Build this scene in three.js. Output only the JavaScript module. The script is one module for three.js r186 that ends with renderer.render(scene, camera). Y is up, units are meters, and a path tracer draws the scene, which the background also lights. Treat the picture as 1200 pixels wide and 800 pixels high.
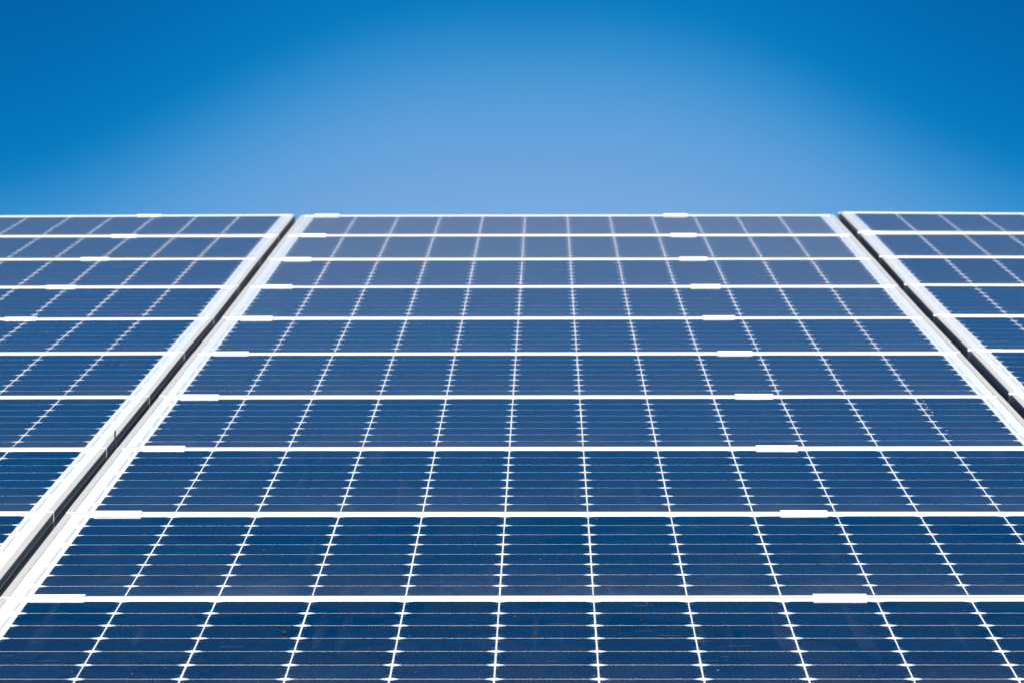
import * as THREE from 'three';
import { mergeGeometries } from 'three/addons/utils/BufferGeometryUtils.js';

// ---------------------------------------------------------------- camera, sky, sun, exposure
const R = Math.PI / 180;
const TILT = 10 * R;                     // slope of the array
const CAM_ABOVE = 0.9348;                // camera above the plane of the panels
const EXPOSURE = 2.1;
const scene = new THREE.Scene();
const EU = new THREE.Vector3(1, 0, 0);                                    // across the array
const EV = new THREE.Vector3(0, Math.sin(TILT), -Math.cos(TILT));         // up the slope
const EN = new THREE.Vector3(0, Math.cos(TILT), Math.sin(TILT));          // away from the panels
const camPos = new THREE.Vector3(0, 0.9, 0);
// a place on the array: metres across, up the slope, above the glass
const onPlane = (u, v, n) => camPos.clone().addScaledVector(EN, n - CAM_ABOVE).addScaledVector(EU, u).addScaledVector(EV, v);

const camera = new THREE.PerspectiveCamera(2 * Math.atan(400 / 6745.3) / R, 1.5, 0.1, 6000);
{
  const th = 4.351 * R, yaw = -0.3435 * R, roll = -0.055 * R;
  const f0 = EV.clone().multiplyScalar(Math.cos(th)).addScaledVector(EN, -Math.sin(th));
  const u0 = EV.clone().multiplyScalar(Math.sin(th)).addScaledVector(EN, Math.cos(th));
  const f1 = EU.clone().multiplyScalar(Math.sin(yaw)).addScaledVector(f0, Math.cos(yaw));
  const r1 = EU.clone().multiplyScalar(Math.cos(yaw)).addScaledVector(f0, -Math.sin(yaw));
  const right = r1.clone().multiplyScalar(Math.cos(roll)).addScaledVector(u0, Math.sin(roll));
  const up = u0.clone().multiplyScalar(Math.cos(roll)).addScaledVector(r1, -Math.sin(roll));
  camera.position.copy(camPos);
  camera.quaternion.setFromRotationMatrix(new THREE.Matrix4().makeBasis(right, up, f1.clone().negate()));
  camera.focus = 8.6;
  camera.userData.fStop = 28;
  scene.add(camera);
}

// clear sky: deep blue over a pale band; lens darkening shaped into its wavy top
{
  const W = 2048, H = 1024, data = new Float32Array(W * H * 4);
  // colour as seen at the exposure below, by height in degrees; the pale band's top sinks and rises by up to 1.5 degrees
  const stops = [[-90, .12, .13, .12], [-2, .28, .36, .42], [0, .40, .58, .86], [5, .28, .50, .82], [6.9, .195, .41, .74], [7.95, .105, .345, .70], [8.55, .035, .275, .63], [9.0, .003, .205, .54], [9.7, .001, .162, .475], [10.7, .001, .124, .395], [14, .001, .124, .39], [16, .001, .085, .29], [18, .001, .05, .195], [25, .001, .042, .165], [45, .002, .04, .15], [90, .002, .04, .15]];  // steps above the view are shaped for reflections in the cells
  for (let j = 0; j < H; j++) {
    const el = ((j + .5) / H - .5) * 180, fade = Math.min(1, Math.max(0, (11.5 - el) / 2)) * Math.min(1, Math.max(0, el / 3));
    for (let i = 0; i < W; i++) {
      const az = ((i + .5) / W - .25) * 360;                 // degrees from straight up the slope
      const e = el + fade * 1.85 * Math.pow(.5 - .5 * Math.cos((az + .2) * 21 * R + 2.2 * Math.sin(az * R * 4)), 1.35) * (.65 + .35 * Math.cos(az * R * 5));
      let k = 0; while (k < stops.length - 2 && e > stops[k + 1][0]) k++;
      const a = stops[k], b = stops[k + 1], t = Math.min(1, Math.max(0, (e - a[0]) / (b[0] - a[0])));
      const o = (j * W + i) * 4;
      for (let c = 0; c < 3; c++) data[o + c] = (a[c + 1] + (b[c + 1] - a[c + 1]) * t) / EXPOSURE;
      data[o + 3] = 1;
    }
  }
  const sky = new THREE.DataTexture(data, W, H, THREE.RGBAFormat, THREE.FloatType);
  sky.mapping = THREE.EquirectangularReflectionMapping; sky.magFilter = THREE.LinearFilter; sky.minFilter = THREE.LinearFilter; sky.needsUpdate = true;
  scene.background = sky; scene.environment = sky;
}
const sun = new THREE.DirectionalLight(new THREE.Color(1, .965, .91), 5);
{
  const dir = EU.clone().multiplyScalar(.012).addScaledVector(EV, -.58).addScaledVector(EN, .81).normalize();
  const centre = onPlane(0, 12, 0);
  sun.target.position.copy(centre); sun.position.copy(centre).addScaledVector(dir, 30);
  sun.castShadow = true; sun.shadow.mapSize.set(4096, 4096);
  Object.assign(sun.shadow.camera, { left: -9, right: 9, top: 9, bottom: -9, near: 1, far: 60 });
  sun.shadow.normalBias = .002;
  scene.add(sun, sun.target);
}
const renderer = new THREE.WebGLRenderer({ antialias: true });
renderer.toneMapping = THREE.LinearToneMapping;
renderer.toneMappingExposure = EXPOSURE;
renderer.shadowMap.enabled = true;

// ---------------------------------------------------------------- helpers
let seed = 20240611;
const rnd = () => { seed |= 0; seed = seed + 0x6D2B79F5 | 0; let t = Math.imul(seed ^ seed >>> 15, 1 | seed); t = t + Math.imul(t ^ t >>> 7, 61 | t) ^ t; return ((t ^ t >>> 14) >>> 0) / 4294967296; };
const between = (a, b) => a + (b - a) * rnd();
const used = {};
const numbered = (n) => { const k = used[n] = (used[n] ?? -1) + 1; return k ? `${n}_${String(k).padStart(3, '0')}` : n; };
const tag = (o, label, category, group) => { o.userData.label = label; o.userData.category = category; if (group) o.userData.group = group; return o; };
function mesh(name, geo, mat, parent) {
  const m = new THREE.Mesh(geo, mat); m.name = name; m.castShadow = true; m.receiveShadow = true;
  if (parent) parent.add(m);
  return m;
}
// value noise that wraps, for the computed textures
function noiseField(n) {
  const g = Float32Array.from({ length: n * n }, () => rnd());
  return (x, y) => {
    const xi = Math.floor(x), yi = Math.floor(y), fx = x - xi, fy = y - yi, sx = fx * fx * (3 - 2 * fx), sy = fy * fy * (3 - 2 * fy);
    const q = (a, b) => g[((b % n) + n) % n * n + ((a % n) + n) % n];
    return (q(xi, yi) * (1 - sx) + q(xi + 1, yi) * sx) * (1 - sy) + (q(xi, yi + 1) * (1 - sx) + q(xi + 1, yi + 1) * sx) * sy;
  };
}
const nz = noiseField(64);
function dataTexture(w, h, fill, srgb) {
  const d = new Uint8Array(w * h * 4);
  for (let y = 0; y < h; y++) for (let x = 0; x < w; x++) {
    const c = fill(x, y, w, h), o = (y * w + x) * 4;
    d[o] = Math.round(c[0] * 255); d[o + 1] = Math.round(c[1] * 255); d[o + 2] = Math.round(c[2] * 255); d[o + 3] = 255;
  }
  const t = new THREE.DataTexture(d, w, h, THREE.RGBAFormat, THREE.UnsignedByteType);
  t.magFilter = THREE.LinearFilter; t.minFilter = THREE.LinearMipmapLinearFilter; t.generateMipmaps = true;
  t.wrapS = t.wrapT = THREE.RepeatWrapping; if (srgb) t.colorSpace = THREE.SRGBColorSpace; t.needsUpdate = true;
  return t;
}
const toS = (v) => v <= .0031308 ? 12.92 * v : 1.055 * Math.pow(Math.min(1, v), 1 / 2.4) - .055;

// ---------------------------------------------------------------- sizes (metres)
const P = .127;                         // cell pitch
const JOINT = 8 * P + .0495;            // pitch of the panels up the slope
const LEN = JOINT - .010;               // panel, up the slope
const WID = 12 * P + .082 - .0026;      // panel, across
const COL = WID + .018;                 // pitch of the columns
const V0 = 7.7099, U0 = .0632;          // joint between the two lowest rows; middle of the middle column
const GLASS = .0335, TOP = .0355;       // above the underside of the frame
const CELL_W = P - .0020, CELL_H = P - .0030, CUT = .0112;

// ---------------------------------------------------------------- materials
const metalMap = dataTexture(256, 256, (x, y) => { const v = .80 + .12 * nz(x * .02, y * .9) + .08 * nz(x * .11 + 9, y * .13); return [v, v, v]; });
const M = {
  frame: new THREE.MeshStandardMaterial({ color: new THREE.Color().setRGB(.45, .445, .43), metalness: .25, roughness: .5, roughnessMap: metalMap }),
  clamp: new THREE.MeshStandardMaterial({ color: new THREE.Color().setRGB(.88, .88, .87), metalness: .25, roughness: .45 }),
  steel: new THREE.MeshStandardMaterial({ color: new THREE.Color().setRGB(.42, .43, .43), metalness: .8, roughness: .5 }),
  sheet: new THREE.MeshStandardMaterial({ color: new THREE.Color().setRGB(.93, .915, .885), roughness: .6 }),
  ribbon: new THREE.MeshStandardMaterial({ color: new THREE.Color().setRGB(.70, .70, .70), metalness: .1, roughness: .45 }),
  black: new THREE.MeshStandardMaterial({ color: new THREE.Color().setRGB(.012, .012, .013), roughness: .55 }),
  grime: new THREE.MeshStandardMaterial({ color: new THREE.Color().setRGB(.012, .011, .010), roughness: .9 }),
  chalk: new THREE.MeshStandardMaterial({ color: new THREE.Color().setRGB(.40, .40, .39), roughness: .95 }),
};
// a silicon cell: dark blue, fine metal fingers up the slope, two busbars across with brighter tinned ends
function cellTexture(tone) {
  return dataTexture(1024, 512, (x, y, w, h) => {
    const u = (x + .5) / w, v = (y + .5) / h;
    let r = .0001, g = .0095, b = .027;
    const q = .8 + .4 * nz(u * 9 + tone * 7, v * 9 + tone * 3); r *= q * tone; g *= q * tone; b *= q * tone;
    const fi = Math.floor(u * 40), fp = u * 40 % 1, f = Math.max(0, 1 - Math.abs(fp - .5) / .26) * (.25 + 1.1 * nz(fi * 1.7 + tone * 50, v * 3.1 + .5));
    r += f * .001; g += f * .021; b += f * .040;
    for (const bv of [.25, .75]) {
      const d = Math.abs(v - bv) * CELL_H, e = Math.min(u, 1 - u) * CELL_W;
      if (d < .0009) { r += .006; g += .016; b += .028; }
      if (e < .006 && d < .0016 * (1 - e / .006)) { r += .22; g += .25; b += .28; }
    }
    return [toS(r), toS(g), toS(b)];
  }, true);
}
const cellMats = [.82, .95, 1.06, 1.2].map((t) => new THREE.MeshPhysicalMaterial({ map: cellTexture(t), roughness: .8, metalness: 0, specularIntensity: 0 }));
// glass: clear, with a thin film of dust that gathers above the lower frame, and scattered flecks
function dustTexture() {
  const W = 2048, H = 1365, ox = between(0, 50), oy = between(0, 50), base = new Float32Array(W * H);
  for (let y = 0; y < H; y++) {
    const low = y / H * LEN;                                       // from the lower edge up
    for (let x = 0; x < W; x++) {
      const u = x / W * WID;
      let d = .0006 + .006 * nz(u * 5 + ox, low * 5 + oy) * nz(u * 17 + oy, low * 9 + ox);
      d += .040 * Math.exp(-low / .20) * (.45 + .9 * nz(u * 14 + ox, low * 6)) * (.6 + .6 * nz(u * 70, low * 30 + ox));
      const run = nz(u * 60 + oy, low * 1.6 + ox); d += .022 * Math.max(0, run - .80) * 5 * nz(u * 3, low * 4 + oy);
      base[y * W + x] = d;
    }
  }
  const fleck = (cx, cy, rx, ry, a) => { for (let y = Math.floor(cy - ry); y <= cy + ry; y++) for (let x = Math.floor(cx - rx); x <= cx + rx; x++) if (x >= 0 && y >= 0 && x < W && y < H) { const k = 1 - Math.hypot((x - cx) / rx, (y - cy) / ry); if (k > 0) base[y * W + x] = Math.max(base[y * W + x], a * Math.min(1, k * 1.6)); } };
  for (let i = 0; i < 1000; i++) fleck(between(0, W), between(0, H), between(.7, 1.4), between(.8, 2.4), between(.05, .3));
  for (let i = 0; i < 22; i++) fleck(between(0, W), between(0, H), between(1.1, 2.2), between(1.5, 4), between(.3, .8));
  for (let i = 0; i < 26; i++) { const cx = between(0, W), cy = between(0, H), n = between(10, 40); for (let k = 0; k < n; k++) fleck(cx + k * 1.1, cy + between(-2, 2), 1, between(.8, 2), between(.06, .25)); }
  return dataTexture(W, H, (x, y) => { const t = 1 - Math.min(1, base[y * W + x]); return [t, t, t]; });
}
// dust film thickened up the rows to put in grazing sheen; lowest row first
const DUST_SHEEN = [.0005, .001, .005, .012, .021, .031, .052, .082, .125, .165];
const dustMaps = [0, 1, 2].map(dustTexture);
const glassMats = [.62, 1.08, .58].map((share, c) => DUST_SHEEN.map((d, i) => new THREE.MeshPhysicalMaterial({ color: new THREE.Color().setRGB(.90, .925, .94), transmission: 1 - d * share, thickness: 0, ior: 1.5, specularIntensity: .8, roughness: .045, transmissionMap: dustMaps[(i + c) % 3] })));  // column shares put lens falloff into the film, middle column palest

// ---------------------------------------------------------------- the ground
{
  const g = new THREE.PlaneGeometry(5000, 5000); g.rotateX(-Math.PI / 2);
  const uv = g.attributes.uv; for (let i = 0; i < uv.count; i++) uv.setXY(i, uv.getX(i) * 1250, uv.getY(i) * 1250);
  const t = dataTexture(512, 512, (x, y) => { const n = nz(x / 8, y / 8) * .5 + nz(x / 2.0, y / 2.0) * .5; return [toS(.045 + .05 * n), toS(.06 + .05 * n), toS(.02 + .02 * n)]; }, true);
  mesh('ground', g, new THREE.MeshStandardMaterial({ map: t, roughness: .95 }), scene).userData.kind = 'structure';
}

// ---------------------------------------------------------------- the solar panel
// an aluminium section with mitred ends; a = inwards from the outer face, y = height
const SECTION = [[.0008, 0], [.0000, .0008], [0, .0142], [.0006, .0146], [.0006, .0152], [0, .0156], [0, .0224], [-.00013, .0226], [-.00013, .0231], [0, .0233], [0, TOP - .0008], [.0008, TOP], [.0102, TOP], [.0110, TOP - .0008], [.0110, .0300], [.0020, .0300], [.0020, .0020], [.0250, .0020], [.0250, 0]];
function member(halfLength, place) {
  const pos = [], n = SECTION.length, ends = [[], []];
  const at = (s, [a, y]) => place(s * (halfLength - a), a, y);
  const tri = (a, b, c) => pos.push(...a, ...b, ...c);
  for (let i = 0; i < n; i++) {
    const p = SECTION[i], q = SECTION[(i + 1) % n];
    tri(at(-1, p), at(1, p), at(1, q)); tri(at(-1, p), at(1, q), at(-1, q));
  }
  const faces = THREE.ShapeUtils.triangulateShape(SECTION.map(([a, y]) => new THREE.Vector2(a, y)), []);
  for (const [i, j, k] of faces) { tri(at(1, SECTION[i]), at(1, SECTION[j]), at(1, SECTION[k])); tri(at(-1, SECTION[k]), at(-1, SECTION[j]), at(-1, SECTION[i])); }
  const g = new THREE.BufferGeometry();
  g.setAttribute('position', new THREE.Float32BufferAttribute(pos, 3));
  // keep the faces turned outwards whatever way round the member was placed
  const u = place(1, 0, 0), v = place(0, 0, 0), w = place(0, 1, 0), y = place(0, 0, 1);
  const d = (a) => new THREE.Vector3(a[0] - v[0], a[1] - v[1], a[2] - v[2]);
  if (d(u).cross(d(w)).dot(d(y)) < 0) for (let i = 0; i < pos.length; i += 9) for (let c = 0; c < 3; c++) { const t = g.attributes.position.array; [t[i + 3 + c], t[i + 6 + c]] = [t[i + 6 + c], t[i + 3 + c]]; }
  g.computeVertexNormals();
  const uv = []; for (let i = 0; i < pos.length; i += 3) uv.push((pos[i] + pos[i + 2]) * 2, (pos[i + 1] + pos[i] * .3) * 12);
  g.setAttribute('uv', new THREE.Float32BufferAttribute(uv, 2));
  return g;
}
const frameGeos = [
  member(WID / 2, (s, a, y) => [s, y, LEN / 2 - a]),       // lower
  member(WID / 2, (s, a, y) => [-s, y, -LEN / 2 + a]),     // upper
  member(LEN / 2, (s, a, y) => [WID / 2 - a, y, -s]),      // right
  member(LEN / 2, (s, a, y) => [-WID / 2 + a, y, s]),      // left
];
function sheetGeo(w, l, y) { const g = new THREE.PlaneGeometry(w, l); g.rotateX(-Math.PI / 2); g.translate(0, y, 0); return g; }
const IN = .0207;                                          // glass and sheet end under the frame's flange
const glassGeo = sheetGeo(WID - IN, LEN - IN, GLASS), backGeo = sheetGeo(WID - IN, LEN - IN, GLASS - .0010);
const cellGeo = (() => {
  const w = CELL_W / 2, l = CELL_H / 2, c = CUT, s = new THREE.Shape();
  s.moveTo(-w + c, -l);
  for (const [x, y] of [[w - c, -l], [w, -l + c], [w, l - c], [w - c, l], [-w + c, l], [-w, l - c], [-w, -l + c]]) s.lineTo(x, y);
  s.closePath();
  const g = new THREE.ExtrudeGeometry(s, { depth: .00018, bevelEnabled: false, curveSegments: 1 });
  const uv = g.attributes.uv, p = g.attributes.position;
  for (let i = 0; i < uv.count; i++) uv.setXY(i, p.getX(i) / CELL_W + .5, p.getY(i) / CELL_H + .5);
  g.rotateX(-Math.PI / 2);
  return g;
})();
const ribbonGeo = (rows) => { const g = new THREE.BoxGeometry(.0038, .0003, rows * P); return g; };
const boxGeo = (w, h, l, x, y, z) => { const g = new THREE.BoxGeometry(w, h, l); g.translate(x, y, z); return g; };
const junctionGeo = boxGeo(.11, .022, .09, 0, GLASS - .0145, -LEN / 2 + .12);
const CELL_Y = GLASS - .00105;   // sunk a hair into the sheet they are bonded to

function makePanel(whole, glass) {
  const t = new THREE.Group();
  for (const g of frameGeos) mesh('frame_rail', g, M.frame, t);
  mesh('back_sheet', backGeo, M.sheet, t);
  const far = [];
  for (let r = 0; r < 8; r++) for (let c = 0; c < 12; c++) {
    const x = (c - 5.5) * P + between(-.0003, .0003), z = (3.5 - r) * P + between(-.0002, .0002);
    if (whole) { const m = mesh('cell', cellGeo, cellMats[Math.floor(rnd() * 4)], t); m.position.set(x, CELL_Y, z); }
    else { const g = cellGeo.clone(); g.translate(x, CELL_Y, z); far.push(g); }
  }
  if (!whole) mesh('cells', mergeGeometries(far), cellMats[1], t).userData.kind = 'stuff';
  // tinned ribbons that join neighbouring strings of cells at both ends
  const edge = 6 * P + .0085;
  for (const [a, n] of [[.1, .75], [1.2, 1.55], [3.2, 1.55], [5.2, 1.55], [7.15, .75]]) mesh('connector_ribbon', ribbonGeo(n), M.ribbon, t).position.set(-edge, GLASS - .00092, (4 - a - n / 2) * P);
  for (const a of [.2, 2.2, 4.2, 6.2]) mesh('connector_ribbon', ribbonGeo(1.55), M.ribbon, t).position.set(edge, GLASS - .00092, (4 - a - 1.55 / 2) * P);
  mesh('junction_box', junctionGeo, M.black, t);
  mesh('glass_pane', glassGeo, glass, t);
  return t;
}
const nearPanel = makePanel(true, glassMats[1][0]), farPanel = makePanel(false, glassMats[1][0]);
const ordinals = ['topmost', 'second', 'third', 'fourth', 'fifth', 'sixth', 'seventh', 'eighth', 'ninth', 'tenth'];
const columns = ['left', 'middle', 'right'];
// the rows do not lie dead flat: height of each joint above the mean plane, lowest first
const SAG = [-.0020, .0012, .0022, .0018, -.0005, -.0015, -.0042, -.0035, -.0015, 0, -.0015];
const jointHeight = (c, j) => SAG[j + 1] + (c === 0 ? -.0006 + .0012 * Math.sin(j * 2.1) : c === 2 ? .0022 + .0010 * Math.sin(j * 1.7 + 1) : 0) + (j === 9 && c === 2 ? .001 : 0);
const panelRoll = (c, j) => (c === 2 ? -.003 : c === 0 ? .0015 : 0) + (j === 8 ? (c === 2 ? -.004 : c === 0 ? .002 : 0) : .0006 * Math.sin(j * 3.3 + c));
for (let c = 0; c < 3; c++) for (let j = 8; j >= -1; j--) {
  const source = j >= 6 ? farPanel : nearPanel;
  const t = source.clone(); t.name = numbered('solar_panel'); scene.add(t);
  const h0 = jointHeight(c, j), h1 = jointHeight(c, j + 1);
  t.position.copy(onPlane(U0 + (c - 1) * COL, V0 + (j + .5) * JOINT, (h0 + h1) / 2 - GLASS));
  t.rotation.set(TILT + Math.atan((h1 - h0) / JOINT), 0, panelRoll(c, j), 'XYZ');
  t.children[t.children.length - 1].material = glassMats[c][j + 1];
  t.children.forEach((m) => { if (m.name === 'cell') m.material = cellMats[Math.floor(rnd() * 4)]; });
  const row = 8 - j, where = columns[c] + ' column';
  tag(t, row === 0 ? `topmost blue solar panel of the ${where}, white edged against the sky` : row === 9 ? `lowest blue solar panel of the ${where}, tenth row down from the sky` : `blue solar panel of the ${where}, ${ordinals[row]} row down from the sky`, 'solar panel', 'solar panels in three columns up the slope');
}

// ---------------------------------------------------------------- clamps over the joints
function profileX(points, length) {                          // a section (z along the slope, y up) drawn out across the slope
  const s = new THREE.Shape(points.map(([z, y]) => new THREE.Vector2(z, y)));
  const g = new THREE.ExtrudeGeometry(s, { depth: length, bevelEnabled: false }); g.translate(0, 0, -length / 2); g.rotateY(Math.PI / 2);
  return g;
}
const CL = .072, cy = TOP + .0002;
const clampGeo = profileX([[-.0158, cy], [-.0158, cy + .0011], [-.0152, cy + .0016], [-.0138, cy + .0020], [.0138, cy + .0020], [.0152, cy + .0016], [.0158, cy + .0011], [.0158, cy], [.0036, cy], [.0036, cy - .0170], [-.0036, cy - .0170], [-.0036, cy]], CL);
const boltGeo = (() => { const g = new THREE.CylinderGeometry(.003, .003, .03, 6); g.translate(0, cy - .0325, 0); return g; })();
const clampProto = new THREE.Group(); mesh('plate', clampGeo, M.clamp, clampProto); mesh('bolt', boltGeo, M.steel, clampProto);
const clampSpots = [[.31, 'left'], [8.62, 'right']];
for (let c = 0; c < 3; c++) for (let j = 9; j >= 0; j--) clampSpots.forEach(([cells, side]) => {
  if (c === 2 && side === 'right') return;
  const k = clampProto.clone(); k.name = numbered('mid_clamp'); scene.add(k);
  let u = (cells - 6 + (side === 'left' ? 0 : c === 0 ? .24 : -.008 * j)) * P + between(-.002, .002);
  if (c === 2) u = (-.06 - 6) * P;
  const end = j === 9 ? -.004 : 0;
  k.position.copy(onPlane(U0 + (c - 1) * COL + u, V0 + j * JOINT + end, jointHeight(c, j) + panelRoll(c, j) * -u * 0 - GLASS));
  k.rotation.set(TILT, 0, panelRoll(c, Math.min(j, 8)));
  const row = 9 - j;
  tag(k, row === 0 ? `bright metal clamp ${side === 'left' ? 'near the left end' : 'well right'} on the top edge of the ${columns[c]} column` : `bright metal clamp ${side === 'left' ? 'near the left end' : 'well right'} on the ${['', 'first', ...ordinals.slice(1)][row]} joint below the top, ${columns[c]} column`, 'clamp', 'panel clamps on the joints');
});

// ---------------------------------------------------------------- what carries the panels
{
  const t = new THREE.Group(); t.name = 'mounting_frame'; scene.add(t);
  const mid = onPlane(U0, V0 + 4 * JOINT, 0); t.position.set(mid.x, 0, mid.z);
  const bar = (name, u, v, n, w, h, l) => { const m = mesh(name, new THREE.BoxGeometry(w, h, l), M.steel, t); m.position.copy(onPlane(u, v, n)).sub(t.position); m.rotation.x = TILT; };
  for (let c = 0; c < 3; c++) for (const [cells] of clampSpots) bar('rail', U0 + (c - 1) * COL + ((c === 2 && cells < 1 ? -.06 : cells) - 6) * P, V0 + 4 * JOINT, -GLASS - .031, .045, .05, 10.2 * JOINT);
  for (const v of [-.3, 4, 8.3]) bar('beam', U0, V0 + v * JOINT, -GLASS - .097, 3 * COL, .08, .06);
  for (const v of [-.3, 4, 8.3]) for (const u of [-2, 0, 2]) {
    const p = onPlane(U0 + u, V0 + v * JOINT, -GLASS - .14), m = mesh('post', new THREE.BoxGeometry(.1, p.y, .07), M.steel, t); m.position.set(p.x, p.y / 2, p.z).sub(t.position);
  }
  tag(t, 'grey steel mounting frame of rails and posts under the solar panels', 'mounting frame');
}

// ---------------------------------------------------------------- small things
// a point of the photograph (1200 x 800) brought onto the plane of the glass
const placeAt = (u, v, n) => onPlane(u, v, n);
{
  const u = U0 - COL / 2 + .011, v = V0 + 2.04 * JOINT;
  const pts = [[.002, 0, -.034], [.0, .001, -.016], [-.006, .002, .000], [-.0085, .002, .014], [-.0085, .002, .030]].map(([a, b, n]) => placeAt(u + a, v + b, n));
  const k = new THREE.Group(); k.name = 'cable_tie'; scene.add(k); k.position.copy(pts[0]);
  const curve = new THREE.CatmullRomCurve3(pts.map((p) => p.clone().sub(pts[0])));
  const g = new THREE.TubeGeometry(curve, 18, .0023, 6, false);
  const pos = g.attributes.position, uvs = g.attributes.uv;      // the tail thins towards its end
  for (let i = 0; i < pos.count; i++) { const q = curve.getPointAt(Math.min(1, Math.max(0, uvs.getX(i)))), s = 1 - .4 * uvs.getX(i); pos.setXYZ(i, q.x + (pos.getX(i) - q.x) * s, q.y + (pos.getY(i) - q.y) * s, q.z + (pos.getZ(i) - q.z) * s); }
  g.computeVertexNormals();
  mesh('tail', g, M.black, k); mesh('head', boxGeo(.005, .004, .005, 0, 0, 0), M.black, k);
  tag(k, 'thin black cable tie end sticking up out of the gap between left and middle columns', 'cable tie');
}
const crumb = (() => { const g = new THREE.IcosahedronGeometry(1, 1), p = g.attributes.position; for (let i = 0; i < p.count; i++) { const s = .8 + .4 * nz(p.getX(i) * 2 + 5, p.getY(i) * 2 + p.getZ(i) + 8); p.setXYZ(i, p.getX(i) * s, p.getY(i) * s, p.getZ(i) * s); } g.computeVertexNormals(); return g; })();
function speck(x, y, r, label) {                            // image place -> the array's plane
  const d = new THREE.Vector3((x / 1200) * 2 - 1, 1 - (y / 800) * 2, .5).unproject(camera).sub(camPos).normalize();
  const w = -CAM_ABOVE / d.dot(EN), at = camPos.clone().addScaledVector(d, w);
  const m = mesh(numbered('dirt_speck'), crumb, M.grime, scene); m.position.copy(at).addScaledVector(EN, r * .4 + .001); m.scale.set(r, r * .7, r); m.rotation.x = TILT;
  tag(m, label, 'dirt speck', 'dark specks of dirt on the glass');
}
camera.updateMatrixWorld(); camera.updateProjectionMatrix();
speck(333, 743, .0030, 'dark crumb of dirt on the lowest middle panel, largest and left of the others');
speck(627, 745, .0016, 'tiny dark speck on the lowest middle panel near its centre');
speck(752, 728, .0018, 'tiny dark speck on the lowest middle panel, right of its centre line');
speck(851, 775, .0016, 'tiny dark speck low on the lowest middle panel, furthest right of its specks');
speck(516, 523, .0020, 'dark speck on the joint between eighth and seventh panel rows, middle column');
speck(1114, 296, .0030, 'dark speck on the second panel down in the right column');
{
  const list = [], at = (x, y) => { const d = new THREE.Vector3((x / 1200) * 2 - 1, 1 - (y / 800) * 2, .5).unproject(camera).sub(camPos).normalize(); return camPos.clone().addScaledVector(d, -CAM_ABOVE / d.dot(EN)); };
  const o = at(1087, 475), k = new THREE.Group(); k.name = 'bird_dropping'; scene.add(k); k.position.copy(o);
  for (const [x, y, s] of [[1080, 467, 1], [1082.5, 470, .8], [1085, 474, 1.1], [1087, 477.5, 1], [1090, 480, .7], [1093, 483.5, .9], [1110, 505, .7], [1114, 511, .6]]) {
    const p = at(x, y).sub(o).addScaledVector(EN, .0012), g = crumb.clone(); g.scale(.0011 * s, .0006, .009 * s); g.rotateX(TILT); g.translate(p.x, p.y, p.z); list.push(g);
  }
  mesh('streak', mergeGeometries(list), M.chalk, k);
  tag(k, 'broken white streak of bird dropping on the middle column, seventh panel down at right', 'bird dropping');
}
renderer.setSize(1200, 800);
renderer.render(scene, camera);
